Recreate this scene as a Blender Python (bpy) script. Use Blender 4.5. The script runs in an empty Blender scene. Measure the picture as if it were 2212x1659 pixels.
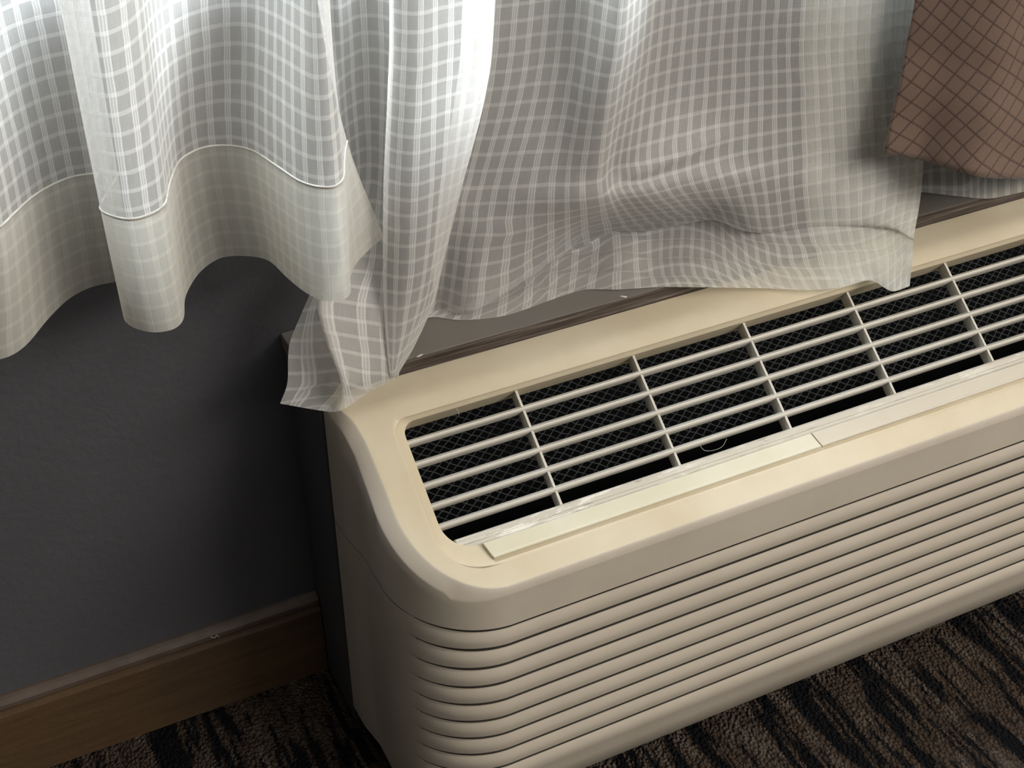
DAY=60.0
LAMP=60.0
EXPO=0.0
DAY=350.0
LAMP=128.0
FILL=15.0
EXPO=0.0
CAM_LOC=(-0.4299,-0.9582,1.1160)
CAM_AXES=[[0.899948, -0.435688, -0.016418], [-0.265867, -0.518546, -0.812665], [0.345555, 0.735722, -0.582499]]
A_ROWS=[[(-0.4176,0.0000,0.7982),(-0.4026,-0.0300,0.8054),(-0.3895,-0.0300,0.8031),(-0.3764,-0.0100,0.7942),(-0.3638,0.0150,0.7837),(-0.3494,0.0350,0.7746),(-0.3317,0.0500,0.7665),(-0.3113,0.0560,0.7609),(-0.2802,0.0550,0.7557),(-0.2885,0.0300,0.7654),(-0.3076,-0.0050,0.7803),(-0.3032,-0.0220,0.7851),(-0.2859,-0.0330,0.7857),(-0.2679,-0.0220,0.7788),(-0.2545,-0.0030,0.7702),(-0.2452,0.0150,0.7626),(-0.2313,0.0320,0.7546),(-0.2098,0.0480,0.7455),(-0.1849,0.0530,0.7394),(-0.1653,0.0420,0.7395),(-0.1537,0.0150,0.7464),(-0.1474,-0.0100,0.7535),(-0.1427,-0.0300,0.7592),(-0.1353,-0.0330,0.7589),(-0.1260,-0.0200,0.7530),(-0.1202,-0.0000,0.7454),(-0.1196,0.0150,0.7403),(-0.1211,0.0250,0.7373)],
[(-0.4309,0.0560,0.6300),(-0.4127,0.0007,0.6300),(-0.3928,-0.0133,0.6300),(-0.3795,-0.0092,0.6300),(-0.3674,0.0057,0.6300),(-0.3506,0.0259,0.6300),(-0.3331,0.0387,0.6300),(-0.3150,0.0442,0.6300),(-0.2873,0.0365,0.6300),(-0.2928,0.0201,0.6300),(-0.3097,-0.0113,0.6300),(-0.3070,-0.0274,0.6300),(-0.2953,-0.0410,0.6300),(-0.2803,-0.0405,0.6300),(-0.2668,-0.0298,0.6300),(-0.2563,-0.0015,0.6300),(-0.2394,0.0329,0.6300),(-0.2188,0.0460,0.6300),(-0.1999,0.0414,0.6300),(-0.1850,0.0237,0.6300),(-0.1761,-0.0116,0.6300),(-0.1695,-0.0403,0.6300),(-0.1605,-0.0557,0.6300),(-0.1493,-0.0616,0.6300),(-0.1387,-0.0523,0.6300),(-0.1289,-0.0278,0.6300),(-0.1214,-0.0097,0.6300),(-0.1145,0.0047,0.6300)],
[(-0.4570,0.0479,0.5300),(-0.4363,0.0026,0.5300),(-0.4163,-0.0178,0.5300),(-0.3964,-0.0179,0.5300),(-0.3810,-0.0067,0.5300),(-0.3603,0.0211,0.5300),(-0.3401,0.0427,0.5300),(-0.3181,0.0523,0.5300),(-0.2880,0.0469,0.5300),(-0.2930,0.0338,0.5300),(-0.3080,-0.0000,0.5300),(-0.3060,-0.0199,0.5300),(-0.2937,-0.0348,0.5300),(-0.2785,-0.0376,0.5300),(-0.2677,-0.0266,0.5300),(-0.2579,0.0041,0.5300),(-0.2389,0.0335,0.5300),(-0.2174,0.0485,0.5300),(-0.1978,0.0424,0.5300),(-0.1832,0.0266,0.5300),(-0.1783,-0.0059,0.5300),(-0.1725,-0.0339,0.5300),(-0.1637,-0.0521,0.5300),(-0.1505,-0.0575,0.5300),(-0.1409,-0.0503,0.5300),(-0.1334,-0.0292,0.5300),(-0.1177,-0.0066,0.5300),(-0.0855,0.0199,0.5300)]]
B_ROWS=[[(-0.1048,0.0500,0.7262),(-0.0965,0.0450,0.7263),(-0.0801,0.0550,0.7201),(-0.0668,0.0500,0.7194),(-0.0591,0.0300,0.7246),(-0.0770,-0.0100,0.7410),(-0.0638,-0.0300,0.7452),(-0.0431,-0.0280,0.7409),(0.0032,-0.0220,0.7307),(-0.0057,0.0200,0.7184),(0.0220,0.0560,0.7016),(0.0616,0.0520,0.6959),(0.0860,0.0500,0.6923),(0.1065,0.0400,0.6919),(0.1171,0.0200,0.6966),(0.1250,0.0000,0.7018),(0.1467,0.0150,0.6930),(0.1820,0.0400,0.6785),(0.2223,0.0450,0.6697),(0.2620,0.0400,0.6643),(0.2989,0.0300,0.6610),(0.3313,0.0200,0.6585),(0.3657,0.0120,0.6551),(0.4015,0.0050,0.6510),(0.4398,0.0000,0.6458)],
[(-0.1120,0.0300,0.6599),(-0.0996,0.0450,0.6514),(-0.0827,0.0550,0.6439),(-0.0707,0.0500,0.6434),(-0.0651,0.0300,0.6501),(-0.0829,-0.0080,0.6688),(-0.0699,-0.0300,0.6748),(-0.0478,-0.0280,0.6694),(-0.0048,-0.0180,0.6564),(-0.0140,0.0220,0.6426),(0.0130,0.0560,0.6235),(0.0487,0.0500,0.6184),(0.0724,0.0450,0.6154),(0.0937,0.0350,0.6149),(0.1050,0.0150,0.6204),(0.1194,0.0050,0.6214),(0.1425,0.0200,0.6106),(0.1767,0.0400,0.5956),(0.2189,0.0420,0.5860),(0.2613,0.0350,0.5799),(0.3025,0.0250,0.5752),(0.3391,0.0150,0.5715),(0.3761,0.0080,0.5665),(0.4128,0.0000,0.5620),(0.4549,-0.0030,0.5544)],
[(-0.1123,0.0400,0.5749),(-0.0992,0.0500,0.5671),(-0.0892,0.0500,0.5647),(-0.0800,0.0450,0.5648),(-0.0740,0.0300,0.5703),(-0.0891,-0.0000,0.5879),(-0.0754,-0.0220,0.5948),(-0.0512,-0.0200,0.5879),(-0.0232,-0.0060,0.5746),(-0.0305,0.0260,0.5616),(-0.0031,0.0550,0.5548),(0.0251,0.0450,0.5526),(0.0491,0.0350,0.5514),(0.0754,0.0250,0.5497),(0.0949,0.0150,0.5496),(0.1150,0.0100,0.5471),(0.1352,0.0250,0.5355),(0.1607,0.0200,0.5340),(0.2039,0.0200,0.5330),(0.2537,0.0200,0.5260),(0.3017,0.0150,0.5195),(0.3460,0.0100,0.5114),(0.3841,0.0030,0.5057),(0.4240,-0.0030,0.4991),(0.4613,-0.0080,0.4853)],
[(-0.1297,0.0500,0.5044),(-0.1114,0.0500,0.4994),(-0.1249,0.0200,0.5189),(-0.1046,0.0150,0.5160),(-0.0870,0.0120,0.5127),(-0.0958,-0.0040,0.5236),(-0.0809,-0.0200,0.5279),(-0.0599,-0.0180,0.5211),(-0.0411,-0.0020,0.5076),(-0.0397,0.0280,0.4914),(-0.0156,0.0500,0.5198),(0.0129,0.0400,0.5175),(0.0394,0.0300,0.5156),(0.0705,0.0200,0.5126),(0.0938,0.0120,0.5151),(0.1181,0.0100,0.5146),(0.1356,0.0120,0.5139),(0.1679,0.0100,0.5091),(0.2081,0.0120,0.5053),(0.2571,0.0100,0.4990),(0.3029,0.0080,0.4888),(0.3449,0.0030,0.4809),(0.3861,-0.0030,0.4737),(0.4257,-0.0080,0.4664),(0.4619,-0.0120,0.4442)],
[(-0.1570,0.0350,0.4708),(-0.1342,0.0320,0.4742),(-0.1535,0.0000,0.4977),(-0.1271,-0.0060,0.4889),(-0.0982,-0.0060,0.4805),(-0.1011,-0.0120,0.4847),(-0.0877,-0.0220,0.4865),(-0.0698,-0.0180,0.4790),(-0.0530,-0.0020,0.4674),(-0.0447,0.0220,0.4538),(-0.0256,0.0581,0.4280),(-0.0095,0.0270,0.4320),(0.0358,0.0351,0.4370),(0.0887,0.0555,0.4410),(0.1279,0.0698,0.4430),(0.1599,0.0691,0.4460),(0.1907,0.0611,0.4470),(0.2256,0.0511,0.4490),(0.2569,0.0429,0.4480),(0.2805,0.0184,0.4450),(0.3142,0.0088,0.4400),(0.3506,-0.0020,0.4400),(0.3828,-0.0157,0.4400),(0.4044,-0.0341,0.4400),(0.4206,-0.0557,0.4380)],
[(-0.1773,0.0180,0.4509),(-0.1392,0.0080,0.4428),(-0.1560,-0.0200,0.4676),(-0.1328,-0.0250,0.4584),(-0.1056,-0.0210,0.4498),(-0.1058,-0.0240,0.4517),(-0.0961,-0.0270,0.4528),(-0.0852,-0.0220,0.4465),(-0.0761,-0.0120,0.4376),(-0.0594,0.0256,0.4320),(-0.0327,0.0496,0.4240),(0.0003,0.0474,0.4240),(0.0498,0.0597,0.4245),(0.1045,0.0816,0.4260),(0.1423,0.0898,0.4300),(0.1707,0.0833,0.4340),(0.2040,0.0740,0.4320),(0.2366,0.0633,0.4340),(0.2654,0.0504,0.4340),(0.2873,0.0247,0.4340),(0.3153,0.0071,0.4340),(0.3501,-0.0060,0.4340),(0.3823,-0.0177,0.4340),(0.4062,-0.0352,0.4340),(0.4164,-0.0605,0.4340)],
[(-0.1871,0.0020,0.4260),(-0.1380,-0.0100,0.4191),(-0.1527,-0.0360,0.4404),(-0.1379,-0.0410,0.4321),(-0.1098,-0.0300,0.4293),(-0.1077,-0.0310,0.4293),(-0.1035,-0.0310,0.4289),(-0.0999,-0.0280,0.4277),(-0.0943,-0.0220,0.4241),(-0.0764,0.0042,0.4280),(-0.0400,0.0464,0.4225),(-0.0081,0.0360,0.4225),(0.0357,0.0354,0.4230),(0.0875,0.0485,0.4235),(0.1280,0.0511,0.4260),(0.1562,0.0395,0.4320),(0.1905,0.0331,0.4260),(0.2158,0.0162,0.4280),(0.2471,0.0048,0.4280),(0.2768,-0.0098,0.4250),(0.3044,-0.0270,0.4240),(0.3397,-0.0405,0.4240),(0.3675,-0.0501,0.4240),(0.3903,-0.0630,0.4220),(0.4023,-0.0788,0.4220)],
[(-0.1991,-0.0111,0.4160),(-0.1695,-0.0364,0.4150),(-0.1572,-0.0458,0.4180),(-0.1323,-0.0368,0.4200),(-0.1096,-0.0275,0.4190),(-0.1054,-0.0266,0.4190),(-0.1023,-0.0251,0.4190),(-0.1004,-0.0246,0.4190),(-0.0981,-0.0242,0.4190),(-0.0861,-0.0081,0.4240),(-0.0449,0.0456,0.4215),(-0.0142,0.0277,0.4212),(0.0245,0.0172,0.4212),(0.0714,0.0219,0.4212),(0.1066,0.0230,0.4215),(0.1331,0.0066,0.4230),(0.1685,-0.0045,0.4215),(0.1987,-0.0204,0.4212),(0.2311,-0.0332,0.4185),(0.2679,-0.0404,0.4115),(0.3004,-0.0573,0.4100),(0.3317,-0.0652,0.4085),(0.3659,-0.0661,0.4075),(0.3771,-0.0843,0.4020),(0.3959,-0.0875,0.4040)]]
C_ROWS=[[(0.4449,0.0300,0.5435),(0.4966,0.0420,0.5279),(0.5272,0.0300,0.5263),(0.5822,0.0420,0.5100),(0.6155,0.0300,0.5078),(0.6795,0.0420,0.4897),(0.7269,0.0300,0.4845)],
[(0.4574,0.0300,0.4719),(0.5089,0.0400,0.4555),(0.5434,0.0300,0.4492),(0.5984,0.0400,0.4319),(0.6340,0.0300,0.4334),(0.6966,0.0400,0.4200),(0.7466,0.0300,0.4184)],
[(0.4793,0.0468,0.4215),(0.5059,0.0284,0.4215),(0.5298,0.0069,0.4215),(0.5554,-0.0120,0.4215),(0.5953,-0.0161,0.4215),(0.6377,-0.0223,0.4215),(0.6864,-0.0305,0.4215)]]
D_ROWS=[[(0.4067,-0.0220,0.6590),(0.4281,-0.0360,0.6598),(0.4500,-0.0520,0.6612),(0.4777,-0.0620,0.6595),(0.5217,-0.0620,0.6517),(0.5810,-0.0600,0.6405),(0.6582,-0.0400,0.6202)],
[(0.4024,-0.0240,0.5893),(0.4280,-0.0380,0.5873),(0.4534,-0.0560,0.5823),(0.4844,-0.0680,0.5761),(0.5354,-0.0660,0.5647),(0.6004,-0.0650,0.5578),(0.6910,-0.0400,0.5367)],
[(0.3941,-0.0260,0.5157),(0.4274,-0.0380,0.5070),(0.4442,-0.0580,0.5034),(0.4655,-0.0760,0.4979),(0.5243,-0.0780,0.4818),(0.6137,-0.0660,0.4680),(0.7136,-0.0450,0.4507)]]
import bpy, bmesh, math, random
import numpy as np
from mathutils import Vector, Matrix

random.seed(7)
COL = bpy.context.scene.collection
SC = bpy.context.scene

# ---------------------------------------------------------------- helpers
def tag(o, label=None, cat=None, group=None, kind=None):
    if label: o['label'] = label
    if cat: o['category'] = cat
    if group: o['group'] = group
    if kind: o['kind'] = kind
    return o

def link(name, me, mat, parent=None, smooth=True):
    if mat is not None:
        for m in (mat if isinstance(mat, (list, tuple)) else [mat]):
            me.materials.append(m)
    o = bpy.data.objects.new(name, me)
    COL.objects.link(o)
    if parent is not None: o.parent = parent
    if smooth:
        for p in me.polygons: p.use_smooth = True
    return o

def obj(name, verts, faces, mat, parent=None, smooth=False, uvs=None, loc=None):
    me = bpy.data.meshes.new(name)
    vs = [tuple(float(c) for c in v) for v in verts]
    me.from_pydata(vs, [], faces)
    if uvs is not None:
        lay = me.uv_layers.new(name='UVMap')
        for lp in me.loops: lay.data[lp.index].uv = uvs[lp.vertex_index]
    me.update()
    return link(name, me, mat, parent, smooth)

def recalc(o):
    bm = bmesh.new(); bm.from_mesh(o.data)
    bmesh.ops.recalc_face_normals(bm, faces=bm.faces)
    bm.to_mesh(o.data); bm.free()

def empty(name, loc=(0, 0, 0)):
    o = bpy.data.objects.new(name, None); o.location = loc
    o.empty_display_size = .05
    COL.objects.link(o); return o

def box_vf(x0, x1, y0, y1, z0, z1):
    v = [(x0,y0,z0),(x1,y0,z0),(x1,y1,z0),(x0,y1,z0),(x0,y0,z1),(x1,y0,z1),(x1,y1,z1),(x0,y1,z1)]
    f = [(0,3,2,1),(4,5,6,7),(0,1,5,4),(1,2,6,5),(2,3,7,6),(3,0,4,7)]
    return v, f

def box(name, b, mat, parent=None, bevel=0):
    v, f = box_vf(*b)
    o = obj(name, v, f, mat, parent)
    if bevel:
        m = o.modifiers.new('bevel', 'BEVEL'); m.width = bevel; m.segments = 2
        for p in o.data.polygons: p.use_smooth = True
    return o

def grid_faces(nr, nc, closed=False):
    f = []
    for r in range(nr-1):
        for c in range(nc if closed else nc-1):
            c2 = (c+1) % nc
            f.append((r*nc+c, r*nc+c2, (r+1)*nc+c2, (r+1)*nc+c))
    return f

# ---------------------------------------------------------------- materials
def mat(name):
    m = bpy.data.materials.new(name); m.use_nodes = True
    nt = m.node_tree
    for n in list(nt.nodes): nt.nodes.remove(n)
    out = nt.nodes.new('ShaderNodeOutputMaterial')
    return m, nt, out

def N(nt, typ, **kw):
    n = nt.nodes.new(typ)
    for k, v in kw.items():
        if k.startswith('i_'):
            key = k[2:]; key = int(key) if key.isdigit() else key
            n.inputs[key].default_value = v
        else: setattr(n, k, v)
    return n

def math_(nt, op, a, b=None, c=None):
    n = nt.nodes.new('ShaderNodeMath'); n.operation = op
    for i, q in enumerate((a, b, c)):
        if q is None: continue
        if isinstance(q, (int, float)): n.inputs[i].default_value = q
        else: nt.links.new(q, n.inputs[i])
    return n.outputs[0]

def ramp(nt, src, stops, interp='LINEAR'):
    n = nt.nodes.new('ShaderNodeValToRGB'); cr = n.color_ramp; cr.interpolation = interp
    while len(cr.elements) > 1: cr.elements.remove(cr.elements[-1])
    cr.elements[0].position = stops[0][0]; cr.elements[0].color = (*stops[0][1], 1)
    for p, c in stops[1:]:
        e = cr.elements.new(p); e.color = (*c, 1)
    nt.links.new(src, n.inputs[0]); return n.outputs[0]

def mixc(nt, fac, a, b):
    n = nt.nodes.new('ShaderNodeMix'); n.data_type = 'RGBA'
    for i, q in ((0, fac), (6, a), (7, b)):
        if isinstance(q, (int, float)): n.inputs[i].default_value = q
        elif isinstance(q, tuple): n.inputs[i].default_value = (*q, 1) if len(q) == 3 else q
        else: nt.links.new(q, n.inputs[i])
    return n.outputs[2]

def noise(nt, vec, scale, detail=3, rough=.5):
    n = N(nt, 'ShaderNodeTexNoise'); n.inputs['Scale'].default_value = scale
    n.inputs['Detail'].default_value = detail; n.inputs['Roughness'].default_value = rough
    if vec is not None: nt.links.new(vec, n.inputs['Vector'])
    return n.outputs[0]

def mapping(nt, vec, scale=(1, 1, 1), rot=(0, 0, 0), loc=(0, 0, 0)):
    n = N(nt, 'ShaderNodeMapping')
    n.inputs['Scale'].default_value = scale; n.inputs['Rotation'].default_value = rot
    n.inputs['Location'].default_value = loc
    nt.links.new(vec, n.inputs['Vector']); return n.outputs[0]

def bump(nt, h, strength, dist):
    n = N(nt, 'ShaderNodeBump'); n.inputs['Strength'].default_value = strength
    n.inputs['Distance'].default_value = dist
    nt.links.new(h, n.inputs['Height']); return n.outputs[0]

def principled(nt, out, color, rough=.5, normal=None, spec=.5):
    p = N(nt, 'ShaderNodeBsdfPrincipled')
    if isinstance(color, tuple): p.inputs['Base Color'].default_value = (*color, 1)
    else: nt.links.new(color, p.inputs['Base Color'])
    if isinstance(rough, (int, float)): p.inputs['Roughness'].default_value = rough
    else: nt.links.new(rough, p.inputs['Roughness'])
    p.inputs['Specular IOR Level'].default_value = spec
    if normal is not None: nt.links.new(normal, p.inputs['Normal'])
    nt.links.new(p.outputs[0], out.inputs[0]); return p

def plastic(name, c1, c2, rough=.42, speck=.5):
    m, nt, out = mat(name)
    tc = N(nt, 'ShaderNodeTexCoord').outputs['Object']
    big = noise(nt, tc, 9, 4, .6)
    col = ramp(nt, big, [(.35, c1), (.65, c2)])
    fine = noise(nt, tc, 420, 2, .6)
    spk = ramp(nt, fine, [(.72, (0, 0, 0)), (.80, (1, 1, 1))])
    dirt = noise(nt, tc, 30, 3, .6)
    dirtm = math_(nt, 'MULTIPLY', spk, ramp(nt, dirt, [(.45, (0, 0, 0)), (.7, (1, 1, 1))]))
    col = mixc(nt, math_(nt, 'MULTIPLY', dirtm, .35*speck), col, (.18, .15, .11))
    nrm = bump(nt, noise(nt, tc, 900, 2), .06, .0004)
    principled(nt, out, col, rough, nrm, .4)
    return m

M = {}
M['casing'] = plastic('aged_cream_plastic', (.66, .57, .405), (.73, .65, .495), .40)
M['front'] = plastic('grey_cream_plastic', (.56, .50, .415), (.61, .55, .46), .45)
M['slat'] = plastic('slat_plastic', (.66, .63, .56), (.72, .69, .62), .35)
M['door_yellow'] = plastic('yellowed_flap_plastic', (.72, .67, .50), (.79, .75, .61), .38)
M['door_grey'] = plastic('grey_flap_plastic', (.66, .60, .50), (.71, .65, .54), .38)

def simple(name, c, rough=.6, spec=.4):
    m, nt, out = mat(name)
    tc = N(nt, 'ShaderNodeTexCoord').outputs['Object']
    n = noise(nt, tc, 60, 3)
    col = ramp(nt, n, [(.3, tuple(x*.85 for x in c)), (.7, tuple(min(1, x*1.12) for x in c))])
    principled(nt, out, col, rough, None, spec); return m
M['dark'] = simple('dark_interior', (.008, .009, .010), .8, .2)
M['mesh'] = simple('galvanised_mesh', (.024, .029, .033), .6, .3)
M['gap'] = simple('louvre_gap_painted_shade', (.060, .054, .046), .8, .2)
M['chip'] = simple('white_paint', (.75, .70, .66), .6)
M['lint'] = simple('pale_lint', (.45, .45, .42), .9)
M['frame'] = simple('window_frame_metal', (.35, .35, .35), .4)

def worn_ledge():
    m, nt, out = mat('worn_cream_plastic')
    tc = N(nt, 'ShaderNodeTexCoord').outputs['Object']
    v = mapping(nt, tc, (25, 160, 160))
    n = noise(nt, v, 1.0, 5, .7)
    area = noise(nt, mapping(nt, tc, (6, 1, 1)), 1.2, 2)
    worn = math_(nt, 'MULTIPLY', ramp(nt, n, [(.52, (0, 0, 0)), (.58, (1, 1, 1))]), ramp(nt, area, [(.4, (.15,)*3), (.55, (1,)*3)]))
    col = mixc(nt, worn, (.62, .58, .50), (.86, .83, .77))
    col = mixc(nt, math_(nt, 'MULTIPLY', ramp(nt, noise(nt, v, 2.2, 3), [(.62, (0,)*3), (.7, (1,)*3)]), .5), col, (.30, .26, .20))
    principled(nt, out, col, .4); return m
M['worn'] = worn_ledge()

def wall_mat(name, c, b=.35, rough=.6):
    m, nt, out = mat(name)
    tc = N(nt, 'ShaderNodeTexCoord').outputs['Object']
    h = math_(nt, 'ADD', noise(nt, tc, 140, 3, .55), math_(nt, 'MULTIPLY', noise(nt, tc, 38, 2), .8))
    nrm = bump(nt, h, b, .0022)
    col = ramp(nt, noise(nt, tc, 4, 3), [(.3, tuple(x*.92 for x in c)), (.7, tuple(x*1.06 for x in c))])
    principled(nt, out, col, rough, nrm, .35); return m
M['wall'] = wall_mat('charcoal_wall_paint', (.088, .089, .098))
M['room'] = wall_mat('grey_room_paint', (.10, .096, .092))
M['ceil'] = wall_mat('ceiling_paint', (.75, .73, .70))

def sill_mat():
    m, nt, out = mat('taupe_sill_paint')
    tc = N(nt, 'ShaderNodeTexCoord').outputs['Object']
    col = ramp(nt, noise(nt, tc, 14, 3), [(.3, (.185, .165, .148)), (.7, (.21, .188, .168))])
    principled(nt, out, col, .42, bump(nt, noise(nt, tc, 220, 2), .05, .0006), .45); return m
M['sill'] = sill_mat()

def sill_edge_mat():
    m, nt, out = mat('worn_sill_edge')
    tc = N(nt, 'ShaderNodeTexCoord').outputs['Object']
    v = mapping(nt, tc, (9, 1, 330))
    n = noise(nt, v, 1.0, 4, .65)
    col = ramp(nt, n, [(.36, (.035, .026, .022)), (.5, (.085, .066, .055)), (.62, (.15, .125, .105)), (.74, (.34, .30, .26))])
    principled(nt, out, col, .6, bump(nt, n, .6, .001), .3); return m
M['sill_edge'] = sill_edge_mat()

def wood_base():
    m, nt, out = mat('brown_wood_baseboard')
    tc = N(nt, 'ShaderNodeTexCoord').outputs['Object']
    g = noise(nt, mapping(nt, tc, (7, 40, 90)), 1.6, 5, .65)
    f = noise(nt, tc, 340, 2)
    warm = noise(nt, tc, 5, 2)
    a = ramp(nt, g, [(.3, (.070, .043, .026)), (.7, (.100, .066, .042))])
    b = ramp(nt, g, [(.3, (.085, .050, .026)), (.7, (.125, .078, .040))])
    col = mixc(nt, ramp(nt, warm, [(.4, (0,)*3), (.6, (1,)*3)]), a, b)
    principled(nt, out, col, .55, bump(nt, math_(nt, 'ADD', f, math_(nt, 'MULTIPLY', g, .7)), .35, .0012), .3); return m
M['wood'] = wood_base()
M['wood_cap'] = simple('taupe_wood_cap', (.115, .085, .068), .5)

def carpet():
    m, nt, out = mat('striped_loop_carpet')
    tc = N(nt, 'ShaderNodeTexCoord').outputs['Object']
    wob = noise(nt, mapping(nt, tc, (14, 14, 1)), 1.0, 3)
    sep = N(nt, 'ShaderNodeSeparateXYZ'); nt.links.new(tc, sep.inputs[0])
    xw = math_(nt, 'ADD', sep.outputs[0], math_(nt, 'MULTIPLY', math_(nt, 'SUBTRACT', wob, .5), .010))
    loopn = noise(nt, tc, 420, 2)
    xw = math_(nt, 'ADD', xw, math_(nt, 'MULTIPLY', math_(nt, 'SUBTRACT', loopn, .5), .011))
    xq = math_(nt, 'SNAP', xw, .0040)          # rows of loops run along the stripes
    cmb = N(nt, 'ShaderNodeCombineXYZ')
    nt.links.new(math_(nt, 'MULTIPLY', xq, 36), cmb.inputs[0]); nt.links.new(math_(nt, 'MULTIPLY', sep.outputs[1], 3.2), cmb.inputs[1])
    band = noise(nt, cmb.outputs[0], 1.0, 3, .6)
    cmb2 = N(nt, 'ShaderNodeCombineXYZ')
    nt.links.new(math_(nt, 'MULTIPLY', xq, 310), cmb2.inputs[0]); nt.links.new(math_(nt, 'MULTIPLY', sep.outputs[1], 11), cmb2.inputs[1])
    fine = noise(nt, cmb2.outputs[0], 1.0, 2, .6)
    k = math_(nt, 'ADD', math_(nt, 'MULTIPLY', band, .66), math_(nt, 'MULTIPLY', fine, .34))
    col = ramp(nt, k, [(.44, (.007, .008, .010)), (.475, (.013, .012, .013)), (.485, (.052, .039, .030)), (.525, (.088, .064, .049)),
                       (.545, (.062, .045, .034)), (.57, (.125, .103, .086)), (.60, (.085, .066, .052)), (.615, (.014, .013, .014)), (.66, (.010, .010, .012))])
    vor = N(nt, 'ShaderNodeTexVoronoi'); vor.inputs['Scale'].default_value = 300
    nt.links.new(mapping(nt, tc, (1, .8, 1)), vor.inputs['Vector'])
    hgt = math_(nt, 'SUBTRACT', 1.0, vor.outputs['Distance'])
    shade = ramp(nt, vor.outputs['Distance'], [(.15, (1.25,)*3), (.75, (.55,)*3)])
    mul = N(nt, 'ShaderNodeMix'); mul.data_type = 'RGBA'; mul.blend_type = 'MULTIPLY'; mul.inputs[0].default_value = .75
    nt.links.new(col, mul.inputs[6]); nt.links.new(shade, mul.inputs[7])
    hh = math_(nt, 'ADD', hgt, math_(nt, 'MULTIPLY', k, 5.0))
    principled(nt, out, mul.outputs[2], .95, bump(nt, hh, 1.0, .0050), .1); return m
M['carpet'] = carpet()

def sheer(name, base_a, thread_a, tint, trans=.55, ptn=1.0):
    """woven check: bands of three threads across u, single broad bands along v"""
    m, nt, out = mat(name)
    uv = N(nt, 'ShaderNodeUVMap'); uv.uv_map = 'UVMap'
    sep = N(nt, 'ShaderNodeSeparateXYZ'); nt.links.new(uv.outputs[0], sep.inputs[0])
    wv = noise(nt, mapping(nt, uv.outputs[0], (60, 60, 1)), 1.0, 2)
    jit = math_(nt, 'MULTIPLY', math_(nt, 'SUBTRACT', wv, .5), .0016)
    u = math_(nt, 'ADD', sep.outputs[0], jit); v = math_(nt, 'ADD', sep.outputs[1], jit)
    PU, PV = .0135, .0140
    fu = math_(nt, 'FRACT', math_(nt, 'DIVIDE', u, PU))
    fv = math_(nt, 'FRACT', math_(nt, 'DIVIDE', v, PV))
    def bandm(f, c, hw, soft):
        d = math_(nt, 'ABSOLUTE', math_(nt, 'SUBTRACT', f, c))
        mr = N(nt, 'ShaderNodeMapRange'); mr.interpolation_type = 'SMOOTHSTEP'
        mr.inputs['From Min'].default_value = hw-soft; mr.inputs['From Max'].default_value = hw+soft
        mr.inputs['To Min'].default_value = 1; mr.inputs['To Max'].default_value = 0
        nt.links.new(d, mr.inputs['Value']); return mr.outputs[0]
    vb = bandm(fu, .5, .17, .03)
    t3 = math_(nt, 'MAXIMUM', math_(nt, 'MAXIMUM', bandm(fu, .36, .028, .02), bandm(fu, .5, .022, .02)), bandm(fu, .64, .032, .02))
    hb = bandm(fv, .5, .115, .03)
    # single fine yarns
    yr = noise(nt, mapping(nt, uv.outputs[0], (2600, 60, 1)), 1.0, 1)
    yh = noise(nt, mapping(nt, uv.outputs[0], (60, 2200, 1)), 1.0, 1)
    yarn = math_(nt, 'SUBTRACT', math_(nt, 'ADD', math_(nt, 'MULTIPLY', yr, .65), math_(nt, 'MULTIPLY', yh, .35)), .5)
    a = math_(nt, 'ADD', base_a, math_(nt, 'MULTIPLY', vb, .16*ptn))
    a = math_(nt, 'ADD', a, math_(nt, 'MULTIPLY', t3, (thread_a-base_a)*.62*ptn))
    a = math_(nt, 'ADD', a, math_(nt, 'MULTIPLY', hb, .20*ptn))
    a = math_(nt, 'ADD', a, math_(nt, 'MULTIPLY', yarn, .30))
    # a sheer weave is denser to the eye when seen edge-on
    lw = N(nt, 'ShaderNodeLayerWeight'); lw.inputs['Blend'].default_value = .35
    a = math_(nt, 'ADD', a, math_(nt, 'MULTIPLY', math_(nt, 'POWER', lw.outputs['Facing'], 2.0), .30))
    n = N(nt, 'ShaderNodeClamp'); nt.links.new(a, n.inputs[0]); n.inputs[1].default_value = 0; n.inputs[2].default_value = .985
    a = n.outputs[0]
    tr = N(nt, 'ShaderNodeBsdfTransparent')
    di = N(nt, 'ShaderNodeBsdfDiffuse'); di.inputs[0].default_value = (*tint, 1)
    tl = N(nt, 'ShaderNodeBsdfTranslucent'); tl.inputs[0].default_value = (*tint, 1)
    gl = N(nt, 'ShaderNodeBsdfGlossy'); gl.inputs['Roughness'].default_value = .45; gl.inputs[0].default_value = (.9, .9, .9, 1)
    nrm = bump(nt, math_(nt, 'ADD', math_(nt, 'MULTIPLY', t3, .6), math_(nt, 'ADD', math_(nt, 'MULTIPLY', hb, .6), math_(nt, 'MULTIPLY', yarn, 1.2))), .30, .0006)
    for b in (di, tl, gl): nt.links.new(nrm, b.inputs['Normal'])
    m1 = N(nt, 'ShaderNodeMixShader'); m1.inputs[0].default_value = trans
    nt.links.new(di.outputs[0], m1.inputs[1]); nt.links.new(tl.outputs[0], m1.inputs[2])
    m3 = N(nt, 'ShaderNodeMixShader'); m3.inputs[0].default_value = .04
    nt.links.new(m1.outputs[0], m3.inputs[1]); nt.links.new(gl.outputs[0], m3.inputs[2])
    m2 = N(nt, 'ShaderNodeMixShader'); nt.links.new(a, m2.inputs[0])
    nt.links.new(tr.outputs[0], m2.inputs[1]); nt.links.new(m3.outputs[0], m2.inputs[2])
    nt.links.new(m2.outputs[0], out.inputs[0]); return m
M['sheer'] = sheer('white_check_sheer', .52, .95, (.92, .91, .88), .42)
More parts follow.
